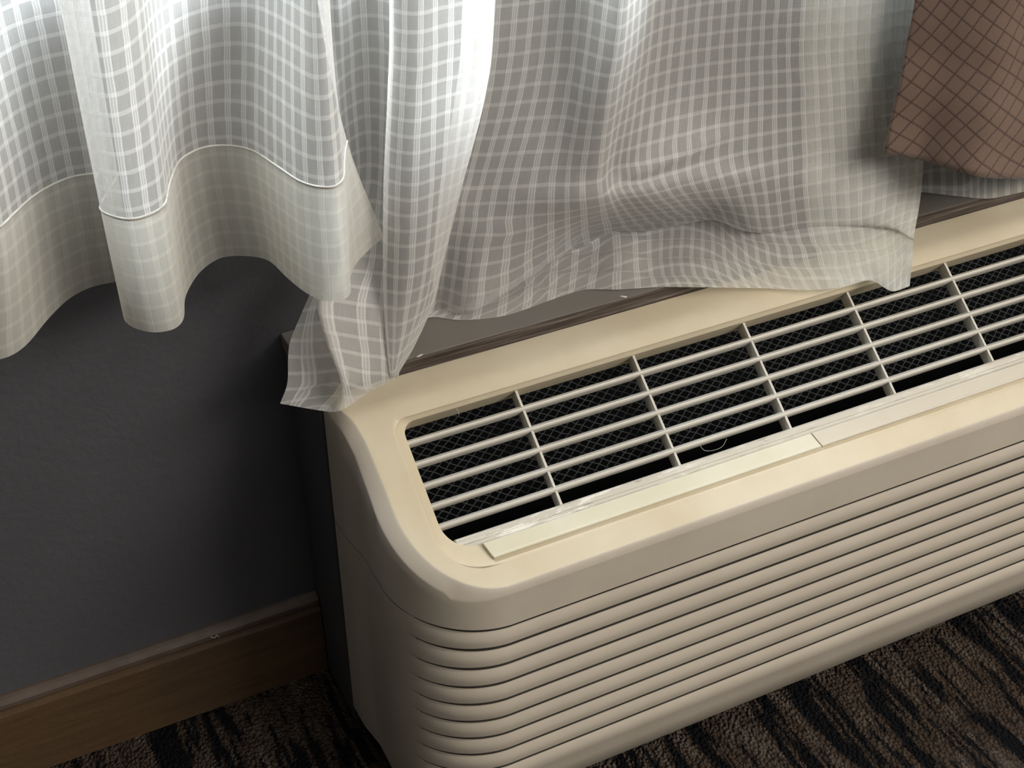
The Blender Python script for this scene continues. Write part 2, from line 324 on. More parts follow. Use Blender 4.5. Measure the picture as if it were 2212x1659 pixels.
M['hem'] = sheer('doubled_sheer_hem', .76, .98, (.86, .84, .77), .45, .45)
M['side_hem'] = sheer('sheer_side_hem', .50, .85, (.82, .85, .76), .42, .6)
M['seam'] = simple('white_stitching', (.72, .71, .66), .9)

def brown_cloth():
    m, nt, out = mat('brown_quilted_blackout')
    uv = N(nt, 'ShaderNodeUVMap'); uv.uv_map = 'UVMap'
    r = mapping(nt, uv.outputs[0], (1, 1, 1), (0, 0, math.radians(56)))
    sep = N(nt, 'ShaderNodeSeparateXYZ'); nt.links.new(r, sep.inputs[0])
    P = .0142
    def zig(a, b):
        z = math_(nt, 'PINGPONG', math_(nt, 'DIVIDE', b, .0024), .5)
        aa = math_(nt, 'ADD', a, math_(nt, 'MULTIPLY', math_(nt, 'SUBTRACT', z, .25), .0026))
        f = math_(nt, 'ABSOLUTE', math_(nt, 'SUBTRACT', math_(nt, 'FRACT', math_(nt, 'DIVIDE', aa, P)), .5))
        mr = N(nt, 'ShaderNodeMapRange'); mr.interpolation_type = 'SMOOTHSTEP'
        mr.inputs['From Min'].default_value = .035; mr.inputs['From Max'].default_value = .075
        mr.inputs['To Min'].default_value = 1; mr.inputs['To Max'].default_value = 0
        nt.links.new(f, mr.inputs['Value']); return mr.outputs[0]
    l = math_(nt, 'MAXIMUM', zig(sep.outputs[0], sep.outputs[1]), zig(sep.outputs[1], sep.outputs[0]))
    weave = noise(nt, mapping(nt, uv.outputs[0], (1800, 900, 1)), 1.0, 2)
    base = ramp(nt, weave, [(.3, (.165, .108, .082)), (.7, (.225, .152, .118))])
    col = mixc(nt, l, base, (.088, .052, .042))
    h = math_(nt, 'ADD', math_(nt, 'MULTIPLY', l, -1.0), math_(nt, 'MULTIPLY', weave, .25))
    p = principled(nt, out, col, .5, bump(nt, h, .35, .0009), .4)
    p.inputs['Sheen Weight'].default_value = .25
    return m
M['brown'] = brown_cloth()

def glass():
    m, nt, out = mat('window_glass')
    t = N(nt, 'ShaderNodeBsdfTransparent'); g = N(nt, 'ShaderNodeBsdfGlossy'); g.inputs['Roughness'].default_value = .02
    mx = N(nt, 'ShaderNodeMixShader'); mx.inputs[0].default_value = .07
    nt.links.new(t.outputs[0], mx.inputs[1]); nt.links.new(g.outputs[0], mx.inputs[2]); nt.links.new(mx.outputs[0], out.inputs[0]); return m
M['glass'] = glass()

# ---------------------------------------------------------------- setting
YW = .086                                   # room face of the window wall
RX0, RX1, RY0, RZ = -1.9, 2.9, -3.6, 2.45   # room extents
WX0, WX1, WZ0, WZ1 = -1.00, .36, .808, 2.15   # window opening

def S(o): return tag(o, kind='structure')
S(obj('floor', [(RX0, RY0, 0), (RX1, RY0, 0), (RX1, YW+.1, 0), (RX0, YW+.1, 0)], [(0, 1, 2, 3)], M['carpet']))
S(box('ceiling', (RX0, RX1, RY0, YW+.1, RZ, RZ+.1), M['ceil']))
S(box('wall_left', (RX0-.1, RX0, RY0, YW+.1, 0, RZ), M['room']))
S(box('wall_right', (RX1, RX1+.1, RY0, YW+.1, 0, RZ), M['room']))
S(box('wall_front', (RX0, RX1, RY0-.1, RY0, 0, RZ), M['room']))
v = []; f = []
for b in ((RX0, RX1, YW, YW+.09, 0, WZ0), (RX0, RX1, YW, YW+.09, WZ1, RZ), (RX0, WX0, YW, YW+.09, WZ0, WZ1), (WX1, RX1, YW, YW+.09, WZ0, WZ1)):
    bv, bf = box_vf(*b); k = len(v); v += bv; f += [tuple(i+k for i in q) for q in bf]
S(obj('wall_back', v, f, M['wall']))
win = S(empty('window_1', ((WX0+WX1)/2, YW+.1, WZ0)))
def wp(name, b, m):
    bv, bf = box_vf(*b); o = obj(name, [(x-win.location.x, y-win.location.y, z-win.location.z) for x, y, z in bv], bf, m, win); return o
t = .04
for nm, b in (('frame_rail', (WX0, WX1, YW+.04, YW+.08, WZ0, WZ0+t)), ('frame_rail', (WX0, WX1, YW+.04, YW+.08, WZ1-t, WZ1)),
          ('frame_stile', (WX0, WX0+t, YW+.04, YW+.08, WZ0+t, WZ1-t)), ('frame_stile', (WX1-t, WX1, YW+.04, YW+.08, WZ0+t, WZ1-t))):
    wp(nm, b, M['frame'])
wp('glass_pane', (WX0+t, WX1-t, YW+.058, YW+.062, WZ0+t, WZ1-t), M['glass'])

# boxed-out plinth under the sill, and the painted sill board on it
XB = -.1665
S(box('trim_1', (XB+.002, 1.30, -.0035, YW, 0, .404), M['wall']))
v, f = box_vf(XB, 1.30, -.0046, YW, .404, .4195)
sill = S(obj('trim_2', v, f, [M['sill'], M['sill_edge']]))
sill.data.polygons[2].material_index = 1
bv = sill.modifiers.new('bevel', 'BEVEL'); bv.width = .0012; bv.segments = 2

# baseboard with a moulded cap, cut square against the plinth
prof = [(0, 0), (-.011, 0), (-.011, .0855), (-.0095, .0885), (-.0070, .0900), (-.0070, .0925), (-.0095, .0945), (-.0095, .0990), (-.0065, .1035), (-.003, .1052), (0, .1052)]
x0, x1 = RX0, XB+.0005
n = len(prof)
v = [(x0, YW+p[0], p[1]) for p in prof]+[(x1, YW+p[0], p[1]) for p in prof]
f = [(i, (i+1) % n, n+(i+1) % n, n+i) for i in range(n)]+[tuple(range(n))[::-1], tuple(range(n, 2*n))]
bb = S(obj('baseboard_back', v, f, [M['wood'], M['wood_cap']]))
for i, p in enumerate(bb.data.polygons):
    if i in (5, 6, 7, 8, 9): p.material_index = 1
recalc(bb)

# ---------------------------------------------------------------- air conditioner
XL, LEN = -.162, 1.067
XC = XL+LEN/2
ac = tag(empty('air_conditioner', (XC, -.09, 0)), 'long cream wall air conditioner with slatted top grille and ribbed front, under the curtains', 'air conditioner')
AO = ac.location
def acobj(name, v, f, m, smooth=False):
    return obj(name, [(p[0]-AO.x, p[1]-AO.y, p[2]-AO.z) for p in v], f, m, ac, smooth)

DN = np.array([0, -.59399646, .80446765])          # deck normal
DV = np.array([0, -.80446765, -.59399646])         # down the deck slope
DP = np.array([0, -.0532, .3912])
SLOPE = .7384
def deckz(y, off=0.): return .3912+SLOPE*(y+.0532)+off/.80446765
def rimz(y):
    a = .406; b = deckz(y, .006); k = .006
    h = max(0., min(1., .5+.5*(b-a)/k)); return b+(a-b)*h-k*h*(1-h)
def deckpt(x, s, off): # s metres down the slope from DP
    p = DP+DV*s+DN*off; return (x, p[1], p[2])

def interp(x, xs, ys):
    return float(np.interp(x, xs, ys))

RC = .082
def plan(n_side=26, n_arc=26, n_front=40):
    """left half of the body contour, from back-left round to the middle of the front: (x, y, tangent-weight w, side?)"""
    pts = []
    cx, cy = -.0735, -.1878+RC
    for i in range(n_side):
        y = -.0056+(cy+.0056)*i/n_side
        x = interp(-y, [0, .0056, .034, .048, .0635, .2], [-.1612, -.1612, -.1605, -.1580, -.1555, -.1555])
        pts.append((x, y, 0.))
    for i in range(n_arc+1):
        a = (math.pi/2)*i/n_arc
        pts.append((cx-RC*math.cos(a), cy-RC*math.sin(a), i/n_arc))
    for i in range(1, n_front+1):
        pts.append((cx+(XC-cx)*i/n_front, -.1878, 1.))
    return pts
HALF = plan()
def mirror(row):
    return row+[(2*XC-p[0], p[1], p[2]) for p in row[-2::-1]]
def taper(p, z):
    """the sides splay out a few millimetres towards the floor and at the back"""
    k = (1-p[2])
    return (p[0]-k*.012*max(0, (.40-z))*1.0, p[1])

NRM = []
for i, p in enumerate(HALF):
    a = HALF[max(0, i-1)]; b = HALF[min(len(HALF)-1, i+1)]
    tx, ty = b[0]-a[0], b[1]-a[1]; L = math.hypot(tx, ty); NRM.append((ty/L, -tx/L))   # outward
ZS = .2588
def seam_z(p): return ZS+.010*(1-p[2])
def low_z(p):
    """lower edge of the bevel round the top"""
    y = p[1]
    side = rimz(y)-.0095
    return side*(1-p[2])+p[2]*(.2937 if p[2] > .6 else max(.2937, side)) if p[2] > 0 else side
def rim_off(p):
    if p[2] <= 0: return interp(-p[1], [0, .02, .0366, .0515, .0831, .11], [.0062, .0072, .0085, .0105, .0122, .0132])
    return .0132*(1-p[2])+.0034*p[2]

rows = []
rows.append(mirror([(*taper(p, seam_z(p)), seam_z(p)+.0008) for p in HALF]))
for k in range(1, 5):
    rows.append(mirror([(*taper(p, 0), 0) and (*taper(p, seam_z(p)+(low_z(p)-seam_z(p))*k/4), seam_z(p)+(low_z(p)-seam_z(p))*k/4) for p in HALF]))
outer = []
for i, p in enumerate(HALF):
    o = rim_off(p); nx, ny = NRM[i]
    x, y = p[0]-nx*o, p[1]-ny*o
    outer.append((x, max(y, -.1846) if p[2] >= 1 else y, p))
def lerp(a, b, t): return a+(b-a)*t
for t, bulge in ((.05, .0004), (.14, .0007), (.5, .0010), (.86, .0007), (.95, .0004), (1, 0)):
    r = []
    for i, p in enumerate(HALF):
        x, y, _ = outer[i]; lx, ly = taper(p, low_z(p)); lz = low_z(p); uz = rimz(y)
        nx, ny = NRM[i]
        r.append((lerp(lx, x, t)+nx*bulge*.5, lerp(ly, y, t)+ny*bulge*.5, lerp(lz, uz, t)+bulge*.6))
    rows.append(mirror(r))
v = [q for r in rows for q in r]; nc = len(rows[0]); nr = len(rows)
f = grid_faces(nr, nc); n_skirt = (nc-1)*10
# top surface: the outer rim loop is closed along the back edge, then rings run in to the grille opening
top = rows[-1]
back = [(lerp(top[-1][0], top[0][0], i/40), -.0056, .406) for i in range(1, 40)]
loop = top+back
OX0, OX1 = -.1185, 2*XC+.1185
def rrect(x0, x1, s0, s1, rt, rb, n=14):
    """closed loop on the deck plane (x, s): starts back-left, runs down the left side, along the front, up the right, back along the top"""
    pts = []
    for i in range(n): pts.append((x0, lerp(s0+rt, s1-rb, i/n)))
    for i in range(n): a = math.pi/2*i/n; pts.append((x0+rb-rb*math.cos(a), s1-rb+rb*math.sin(a)))
    for i in range(40): pts.append((lerp(x0+rb, x1-rb, i/40), s1))
    for i in range(n): a = math.pi/2*i/n; pts.append((x1-rb+rb*math.sin(a), s1-rb+rb*math.cos(a)))
    for i in range(n): pts.append((x1, lerp(s1-rb, s0+rt, i/n)))
    for i in range(n): a = math.pi/2*i/n; pts.append((x1-rt+rt*math.cos(a), s0+rt-rt*math.sin(a)))
    for i in range(40): pts.append((lerp(x1-rt, x0+rt, i/40), s0))
    for i in range(n): a = math.pi/2*i/n; pts.append((x0+rt-rt*math.sin(a), s0+rt-rt*math.cos(a)))
    return pts
def y2s(y): return (-.0532-y)/.80446765
SB, SF = y2s(-.0490), y2s(-.1480)      # grille opening, back and front edges along the slope
crease = rrect(OX0, OX1, y2s(-.0500), y2s(-.1655), .014, .040)
openr = rrect(-.1090, 2*XC+.1090, SB+.0045, SF, .012, .027)
def resample(pts, m):
    P_ = np.array(pts+[pts[0]], float); d = np.r_[0, np.cumsum(np.linalg.norm(np.diff(P_, axis=0), axis=1))]
    q = np.linspace(0, d[-1], m, endpoint=False)
    return np.stack([np.interp(q, d, P_[:, k]) for k in range(P_.shape[1])], 1)
def bridge(base_v, la, lb):
    """triangulated strip between two closed loops of vertex ids"""
    fs = []; i = j = 0; A = [np.array(base_v[q]) for q in la]; B = [np.array(base_v[q]) for q in lb]
    j0 = int(np.argmin([np.linalg.norm(b-A[0]) for b in B])); nb = len(B); na = len(A)
    while i < na or j < nb:
        a0, a1 = A[i % na], A[(i+1) % na]; b0, b1 = B[(j0+j) % nb], B[(j0+j+1) % nb]
        if j >= nb or (i < na and np.linalg.norm(a1-b0) <= np.linalg.norm(b1-a0)):
            fs.append((la[i % na], la[(i+1) % na], lb[(j0+j) % nb])); i += 1
        else:
            fs.append((la[i % na], lb[(j0+j+1) % nb], lb[(j0+j) % nb])); j += 1
    return fs
outer_ids = [(nr-1)*nc+i for i in range(nc)]
for q in back: outer_ids.append(len(v)); v.append(q)
def add_loop(pts):
    ids = []
    for q in pts: ids.append(len(v)); v.append(q)
    return ids
cr3 = [deckpt(x, s, .006) for x, s in crease]
cr3 = [(x, y, min(z, rimz(y))) for x, y, z in cr3]
M_LOOP = 300
oL = resample([v[i] for i in outer_ids], M_LOOP)
cL = resample(cr3, M_LOOP)
k0 = int(np.argmin(np.linalg.norm(cL-oL[0], axis=1))); cL = np.roll(cL, -k0, axis=0)
prev = outer_ids
for t in (.12, .25, .4, .55, .7, .82, .92):
    r = []
    # match by nearest fraction, then sit each point on the rim profile
    for i in range(M_LOOP):
        x, y = lerp(oL[i][0], cL[i][0], t), lerp(oL[i][1], cL[i][1], t)
        r.append((x, y, rimz(y)))
    ids = add_loop(r)
    f += bridge(v, prev, ids); prev = ids
ids = add_loop(cr3); f += bridge(v, prev, ids); prev = ids
for dx, off in ((.0005, .0057), (.0014, .0046), (.0030, .0032), (.0070, .0014), (.0090, .0003)):
    t = dx/.0095
    lp = []
    for (xa, sa), (xb, sb) in zip(crease, openr): lp.append(deckpt(lerp(xa, xb, t), lerp(sa, sb, t), off))
    ids = add_loop(lp); f += bridge(v, prev, ids); prev = ids
for off in (0., -.0015, -.009, -.022):
    ins = .0006 if off < 0 else 0
    ids = add_loop([deckpt(x, s, off) for x, s in openr]); f += bridge(v, prev, ids); prev = ids
tp = acobj('top_panel', v, f, [M['casing'], M['front']], True)
for i_ in range(n_skirt): tp.data.polygons[i_].material_index = 1
recalc(tp)
es = tp.modifiers.new('split', 'EDGE_SPLIT'); es.split_angle = math.radians(38)

# ribbed front panel
GP, DEPTH = .0219, .0058
NR = 9
zs = []; dep = []
zs.append(ZS-.0002); dep.append(None)
prof_t = [.232, .26, .30, .37, .48, .60, .74, .88, .97]
lev = []
for k in range(NR-1):
    zl = ZS-k*GP; lev.append((zl, .0115, zl, 't')); lev.append((zl-.0043, .0115, zl, 'b')); lev.append((zl-.0043, .0030, zl, 'e'))
    for t in prof_t:
        d = .0032*max(0., 1-(t-.23)/.42)**1.8+.0012*max(0., (t-.62)/.38)**1.6
        lev.append((ZS-k*GP-t*GP, d))
zb = ZS-(NR-1)*GP
lev.append((zb, .0115, zb, 't')); lev.append((zb-.0043, .0115, zb, 'b')); lev.append((zb-.0043, .0030, zb, 'e'))
for t in (.275, .30, .33, .37, .48, .60, .74):
    lev.append((zb-t*.0185, .0032*max(0., 1-(t-.27)/.42)**1.8))
lev += [(.0690, 0.), (.0655, .0002), (.0625, .0010), (.0590, .0020), (.045, .0052), (.0225, .0100), (.0212, .0120)]
rows = []
def fade(p):
    # ribs die out part-way round the corner
    t = (p[2]-.26)/.56
    t = max(0., min(1., t)); return t*t*(3-2*t)
def panel_pt(i, p, z, d, lip=None):
    if lip is not None: z = lip-(lip-z)*max(fade(p), .06)
    zz = z
    if z > .2: zz = z+.010*(1-p[2])*max(0, (z-.2)/(ZS-.2))
    x, y = taper(p, zz); nx, ny = NRM[i]
    w = fade(p) if z > .0660 else max(fade(p), .55 if z > .03 else .8)*(p[2] if p[2] > .0 else 0)
    if z < .0225: w = max(w, .25)
    return (x-nx*d*w, y-ny*d*w, zz)
for L in lev:
    rows.append(mirror([panel_pt(i, p, L[0], L[1], L[2] if len(L) > 2 else None) for i, p in enumerate(HALF)]))
# short lip turned in behind the top panel
first = mirror([(taper(p, ZS)[0]-NRM[i][0]*.004, taper(p, ZS)[1]-NRM[i][1]*.004, seam_z(p)+.004) for i, p in enumerate(HALF)])
last = mirror([(taper(p, .02)[0]-NRM[i][0]*.016, taper(p, .02)[1]-NRM[i][1]*.016, .0212) for i, p in enumerate(HALF)])
rows = rows+[last]
v = [q for r in rows for q in r]; f = grid_faces(len(rows), len(rows[0]))
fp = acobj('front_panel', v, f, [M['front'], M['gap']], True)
ncr = len(rows[0])
for r in range(len(lev)):                 # closed slot faces under the louvre lips, coloured dark to stand for shade
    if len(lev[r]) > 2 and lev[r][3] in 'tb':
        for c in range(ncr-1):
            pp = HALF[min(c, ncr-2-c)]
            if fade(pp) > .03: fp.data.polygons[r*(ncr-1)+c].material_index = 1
recalc(fp)
es = fp.modifiers.new('split', 'EDGE_SPLIT'); es.split_angle = math.radians(50)

# grille slats
slat_s = [y2s(y) for y in (-.0660, -.0818, -.0976, -.1127, -.1275)]
sec = [(-.0031, -.0052), (-.0027, -.0040), (-.0006, .0000), (.0002, .0008), (.0013, .0006), (.0022, -.0003), (.0026, -.0014), (.0022, -.0130), (.0002, -.0134), (-.0029, -.0056)]
for s in slat_s:
    v = []
    xs = (-.1092, 2*XC+.1092)
    for x in xs:
        for a, b in sec: v.append(deckpt(x, s+a, b-.0018))
    n = len(sec)
    f = [(i, (i+1) % n, n+(i+1) % n, n+i) for i in range(n)]+[tuple(range(n))[::-1], tuple(range(n, 2*n))]
    o = acobj('slat', v, f, M['slat'], True); recalc(o)
    es = o.modifiers.new('split', 'EDGE_SPLIT'); es.split_angle = math.radians(45)
# cross dividers
k = 0
for i in range(8):
    x = i*.1178
    s0, s1 = y2s(-.0515), y2s(-.1400)
    w = .0011
    v = []
    for xx in (x-w, x+w):
        for s, o in ((s0, -.0030), (s1, -.0030), (s1, -.0160), (s0, -.0160)): v.append(deckpt(xx, s, o))
    f = [(0, 1, 2, 3), (7, 6, 5, 4), (0, 4, 5, 1), (1, 5, 6, 2), (2, 6, 7, 3), (3, 7, 4, 0)]
    o = acobj('divider', v, f, M['slat']); recalc(o)
# worn ledge in front of the grille
secl = [(y2s(-.1392), -.016), (y2s(-.1392), -.0040), (y2s(-.1400), -.0016), (y2s(-.1412), -.0008), (y2s(-.1448), -.0006), (y2s(-.1450), -.0011), (y2s(-.1453), -.0006), (y2s(-.1482), -.0002), (y2s(-.1482), -.016)]
v = []
for x in (-.1000, 2*XC+.1000):
    for a, b in secl: v.append(deckpt(x, a, b))
n = len(secl)
f = [(i, (i+1) % n, n+(i+1) % n, n+i) for i in range(n)]+[tuple(range(n))[::-1], tuple(range(n, 2*n))]
o = acobj('grille_ledge', v, f, M['worn']); recalc(o)
# two hinged control flaps set into the front of the deck
for (xa, xb, m, lab) in ((-.0805, .2470, M['door_yellow'], 'yellowed left control flap'), (.2482, .5757, M['door_grey'], 'greyer right control flap')):
    s0, s1 = y2s(-.1484), y2s(-.1612)
    prf = [(s0, -.004), (s0, .0040), (s0+.0008, .0052), (s1-.0034, .0064), (s1-.0022, .0072), (s1-.0012, .0072), (s1-.0004, .0062), (s1, .0040), (s1, -.004)]
    v = []
    for e, x in enumerate((xa, xb)):
        for a, b in prf:
            v.append(deckpt(x+.0042*(a-s0)/(s1-s0), a, b))
    n = len(prf)
    f = [(i, (i+1) % n, n+(i+1) % n, n+i) for i in range(n)]+[tuple(range(n))[::-1], tuple(range(n, 2*n))]
    o = acobj('control_flap', v, f, m); recalc(o); o['label'] = lab
    bvm = o.modifiers.new('bevel', 'BEVEL'); bvm.width = .0004; bvm.segments = 2; bvm.limit_method = 'ANGLE'
# dark well of the flap recess, inside liner and floor base
v = []; 
for x, s, o_ in ((-.112, SF-.001, -.0035), (2*XC+.112, SF-.001, -.0035), (2*XC+.112, y2s(-.1655), -.0035), (-.112, y2s(-.1655), -.0035)): v.append(deckpt(x, s, o_))
bvv, bff = box_vf(-.140, 2*XC+.140, -.165, -.012, .18, .27)
inner = []
# open-topped tray
v2 = [(-.125, -.150, .16), (2*XC+.125, -.150, .16), (2*XC+.125, -.010, .16), (-.125, -.010, .16),
      deckpt(-.112, SF-.004, -.010), deckpt(2*XC+.112, SF-.004, -.010), deckpt(2*XC+.112, SB-.024, -.012), deckpt(-.112, SB-.024, -.012)]
f2 = [(0, 1, 2, 3), (0, 4, 5, 1), (1, 5, 6, 2), (2, 6, 7, 3), (3, 7, 4, 0)]
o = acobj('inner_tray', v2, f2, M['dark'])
# expanded-metal guard under the slats
v = []; f = []
cw, chh = .0112, .0076
OFF = -.030
def bar(p, q, w=.0004):
    a = np.array(p); b = np.array(q); d = b-a; sd = np.cross(DN, d); sd /= np.linalg.norm(sd); k = len(v)
    for e in (a-sd*w, a+sd*w, b+sd*w, b-sd*w): v.append(tuple(e))
    for e in (a-sd*w, a+sd*w, b+sd*w, b-sd*w): v.append(tuple(e-DN*.0009))
    f.extend([(k, k+1, k+2, k+3), (k+4, k+7, k+6, k+5), (k, k+4, k+5, k+1), (k+3, k+2, k+6, k+7)])
s_a, s_b = SB-.022, y2s(-.124)
nrw = int((s_b-s_a)/(chh/2)); ncl = int((OX1-OX0)/cw)
def mp(x, s):
    return deckpt(x+.0004*math.sin(x*310+s*900), s+.0005*math.sin(x*173+s*500), OFF+.0012*math.sin(x*41))
for j in range(nrw):
    for i in range(ncl):
        x = OX0+.008+i*cw+(cw/2 if j % 2 else 0); s = s_a+j*chh/2
        bar(mp(x, s), mp(x+cw/2, s+chh/2)); bar(mp(x, s), mp(x-cw/2, s+chh/2))
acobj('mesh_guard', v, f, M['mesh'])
# shadowed base the cabinet stands on
bvv, bff = box_vf(-.138, 2*XC+.138, -.150, -.008, 0, .19)
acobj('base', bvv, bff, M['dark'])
# back plate closing the cabinet against the plinth
bvv, bff = box_vf(-.158, 2*XC+.158, -.0085, -.0058, .024, .402)
acobj('back_plate', bvv, bff, M['front'])

# ---------------------------------------------------------------- cloth
def catmull(P_, n):
    """P_: (k, ..., 3); n samples per span, tension kept low"""
    P_ = np.asarray(P_, float); k = P_.shape[0]
    ext = np.concatenate([(2*P_[0]-P_[1])[None], P_, (2*P_[-1]-P_[-2])[None]], 0)
    out = []
    for i in range(k-1):
        p0, p1, p2, p3 = ext[i], ext[i+1], ext[i+2], ext[i+3]
        m1 = .46*(p2-p0); m2 = .46*(p3-p1)
        for j in range(n):
            t = j/n; t2 = t*t; t3 = t2*t
            out.append((2*t3-3*t2+1)*p1+(t3-2*t2+t)*m1+(-2*t3+3*t2)*p2+(t3-t2)*m2)
    out.append(P_[-1]); return np.array(out)
def cloth_grid(rows, nv, nu, smooth_iter=1):
    G = np.array(rows, float)                 # (R, C, 3)
    G = catmull(G, nv) if isinstance(nv, int) else G
    G = np.swapaxes(catmull(np.swapaxes(G, 0, 1), nu), 0, 1)
    for _ in range(smooth_iter):
        H = G.copy(); H[:, 1:-1] = .5*G[:, 1:-1]+.25*(G[:, :-2]+G[:, 2:]); G = H
    return G
def arc(a): return np.r_[0, np.cumsum(np.linalg.norm(np.diff(a, axis=0), axis=1))]
def grid_obj(name, G, UV, m, parent, org):
    nr_, nc_ = G.shape[:2]
    vv = (G-np.array(org)).reshape(-1, 3)
    return obj(name, vv, grid_faces(nr_, nc_), m, parent, True, [tuple(map(float, q)) for q in UV.reshape(-1, 2)])
ROD = 2.28
def extend_up(rows, zt=1.15):
    """carry the drop of the cloth on up to the rail above the window"""
    T0 = np.array(rows[0], float); T1 = np.array(rows[1], float)
    d = (T0-T1); d /= np.maximum(d[:, 2:3], 1e-3)
    a = T0+d*np.minimum(.18, zt-T0[:, 2:3]); a[:, 2] = zt-.15
    a[:, 1] = T0[:, 1]
    b = a.copy(); b[:, 2] = 1.65; c_ = a.copy(); c_[:, 2] = ROD
    return [c_, b, a]

def more_folds(rows, a, b, times):
    '''repeat the fold between columns a and b to the left'''
    out = []
    for r in rows:
        r = [tuple(p) for p in r]; w = r[b][0]-r[a][0]; pre = []
        for k in range(times, 0, -1): pre += [(p[0]-w*k, p[1], p[2]) for p in r[a:b]]
        out.append(pre+r[a:])
    return out
def more_right(rows, n, step, amp):
    out = []
    for r in rows:
        l = r[-1]; out.append([tuple(p) for p in r]+[(l[0]+step*(i+1), l[1]+amp*(math.sin(i*1.9+.5)-.48), l[2]) for i in range(n)])
    return out
A_ROWS = more_folds(A_ROWS, 2, 12, 2)
C_ROWS = more_right(C_ROWS, 8, .05, .02)
D_ROWS = more_right(D_ROWS, 9, .05, .035)
# left panel: fabric above the seam, deep doubled hem below it
upA = extend_up(A_ROWS)
mid = [list(.5*np.array(A_ROWS[0])+.5*np.array(A_ROWS[1]))]
rowsA = upA+[A_ROWS[0], A_ROWS[1], A_ROWS[2]]
G = cloth_grid(rowsA, 14, 8)
rng = np.random.default_rng(3)
iS = 4*14; 
u = arc(G[iS]); vcol = G[:, :, 2]
UVg = np.stack([np.broadcast_to(u, G.shape[:2]), -vcol], -1)
# slight softness between folds
orgA = (-.25, 0, .53)
cuA = tag(empty('sheer_curtain', orgA), 'white checked sheer with a deep plain hem, hanging in big folds at the left', 'curtain', 'sheer curtains at the window')
grid_obj('sheer_fabric', G[:iS+1], UVg[:iS+1], M['sheer'], cuA, orgA)
Hh = G[iS:].copy()
hemA = grid_obj('hem', Hh, UVg[iS:], M['hem'], cuA, orgA)
def tube(name, path, rad, m, parent, org, seg=6):
    path = np.asarray(path); vv = []; k = len(path)
    for i in range(k):
        d = path[min(k-1, i+1)]-path[max(0, i-1)]; d /= np.linalg.norm(d)+1e-9
        a = np.cross(d, [0, 0, 1.]); a /= np.linalg.norm(a)+1e-9; b = np.cross(d, a)
        for j in range(seg):
            t = 2*math.pi*j/seg; vv.append(path[i]+a*rad*math.cos(t)+b*rad*1.2*math.sin(t)-np.array(org))
    return obj(name, vv, grid_faces(k, seg, True), m, parent, True)
tube('hem_stitching', G[iS], .0008, M['seam'], hemA, orgA)

# right panel: hangs to the sill, spills forward over it and over the unit
Bc = [[(p[0], min(p[1], .081), p[2]) for p in r] for r in B_ROWS]
upB = extend_up(Bc)
G = cloth_grid(upB+Bc, 8, 7)
i0 = 4*8
u = arc(G[i0]);
# v: height while it hangs, then length along the cloth
hang = G[:, :, 2].copy(); V = -hang.copy()
i1 = 6*8-4
for c in range(G.shape[1]):
    L = arc(G[i1:, c]); V[i1:, c] = V[i1, c]+L
# smooth the spilled part's lengths across the cloth
for _ in range(3):
    V[i1:, 1:-1] = .5*V[i1:, 1:-1]+.25*(V[i1:, :-2]+V[i1:, 2:])
UVg = np.stack([np.broadcast_to(u, G.shape[:2]), V], -1)
# small buckles where the cloth has piled up on the sill
nr_, nc_ = G.shape[:2]
for r in range(nr_):
    w = max(0., min(1., (r-(6*8))/8.))*max(0., min(1., (nr_-1-r)/4.))
    if w <= 0: continue
    x = G[r, :, 0]
    G[r, :, 2] += w*.0022*np.sin((x*1.0+G[r, :, 1]*1.6)*2*math.pi/.055)*(x > .05)
xx, zz = G[:, :, 0], G[:, :, 2]
def ridge(xa, za, xb, zb_, w, amp):
    t = (xx-xa)/(xb-xa); zl = za+(zb_-za)*t
    return amp*np.exp(-((zz-zl)/w)**2)*np.clip(t/.2, 0, 1)*np.clip((1-t)/.3, 0, 1)
G[:, :, 1] -= ridge(-.02, .512, .085, .482, .005, .0045)*(np.arange(nr_)[:, None] < 62)
G[:, :, 1] -= ridge(.125, .528, .27, .545, .005, .004)*(np.arange(nr_)[:, None] < 62)
G[:, :, 2] = np.where((G[:, :, 1] > -.010) & (G[:, :, 0] > -.172), np.maximum(G[:, :, 2], .4207), G[:, :, 2])
rr = np.arange(nr_)[:, None]/8.0-4.0            # row number among the measured rows
G[:, :, 0] += .0055*np.sin((rr-3.2)/2.6*2*math.pi)*np.clip((rr-3.0)/.6, 0, 1)*np.clip((7-rr)/.8, 0, 1)*np.exp(-((xx-.215)/.075)**2)
orgB = (.15, .03, .42)
cuB = tag(empty('sheer_curtain', orgB), 'white checked sheer curtain spilling over the sill onto the air conditioner, its left corner bunched', 'curtain', 'sheer curtains at the window')
grid_obj('sheer_fabric', G, UVg, M['sheer'], cuB, orgB)
# doubled side hem at its right edge
cs = (10+11)*7-2
Sx = G[:, cs:].copy()
nrm = np.cross(np.gradient(Sx, axis=0), np.gradient(Sx, axis=1)); nrm /= np.linalg.norm(nrm, axis=2, keepdims=True)+1e-9
sgn = -np.sign(nrm[20:45, :, 1].mean())
Sx = Sx-nrm*sgn*.0009
grid_obj('side_hem', Sx, UVg[:, cs:]+np.array([.004, .003]), M['side_hem'], cuB, orgB)

# third sheer, mostly behind the blackout curtain
upC = extend_up(C_ROWS)
G = cloth_grid(upC+C_ROWS, 8, 8); G[:, :, 2] = np.maximum(G[:, :, 2], .4208)
u = arc(G[4*8]); UVg = np.stack([np.broadcast_to(u, G.shape[:2]), -G[:, :, 2]], -1)
orgC = (.58, .03, .42)
cuC = tag(empty('sheer_curtain', orgC), 'shadowed sheer curtain whose hem shows on the sill below the brown curtain', 'curtain', 'sheer curtains at the window')
grid_obj('sheer_fabric', G, UVg, M['sheer'], cuC, orgC)

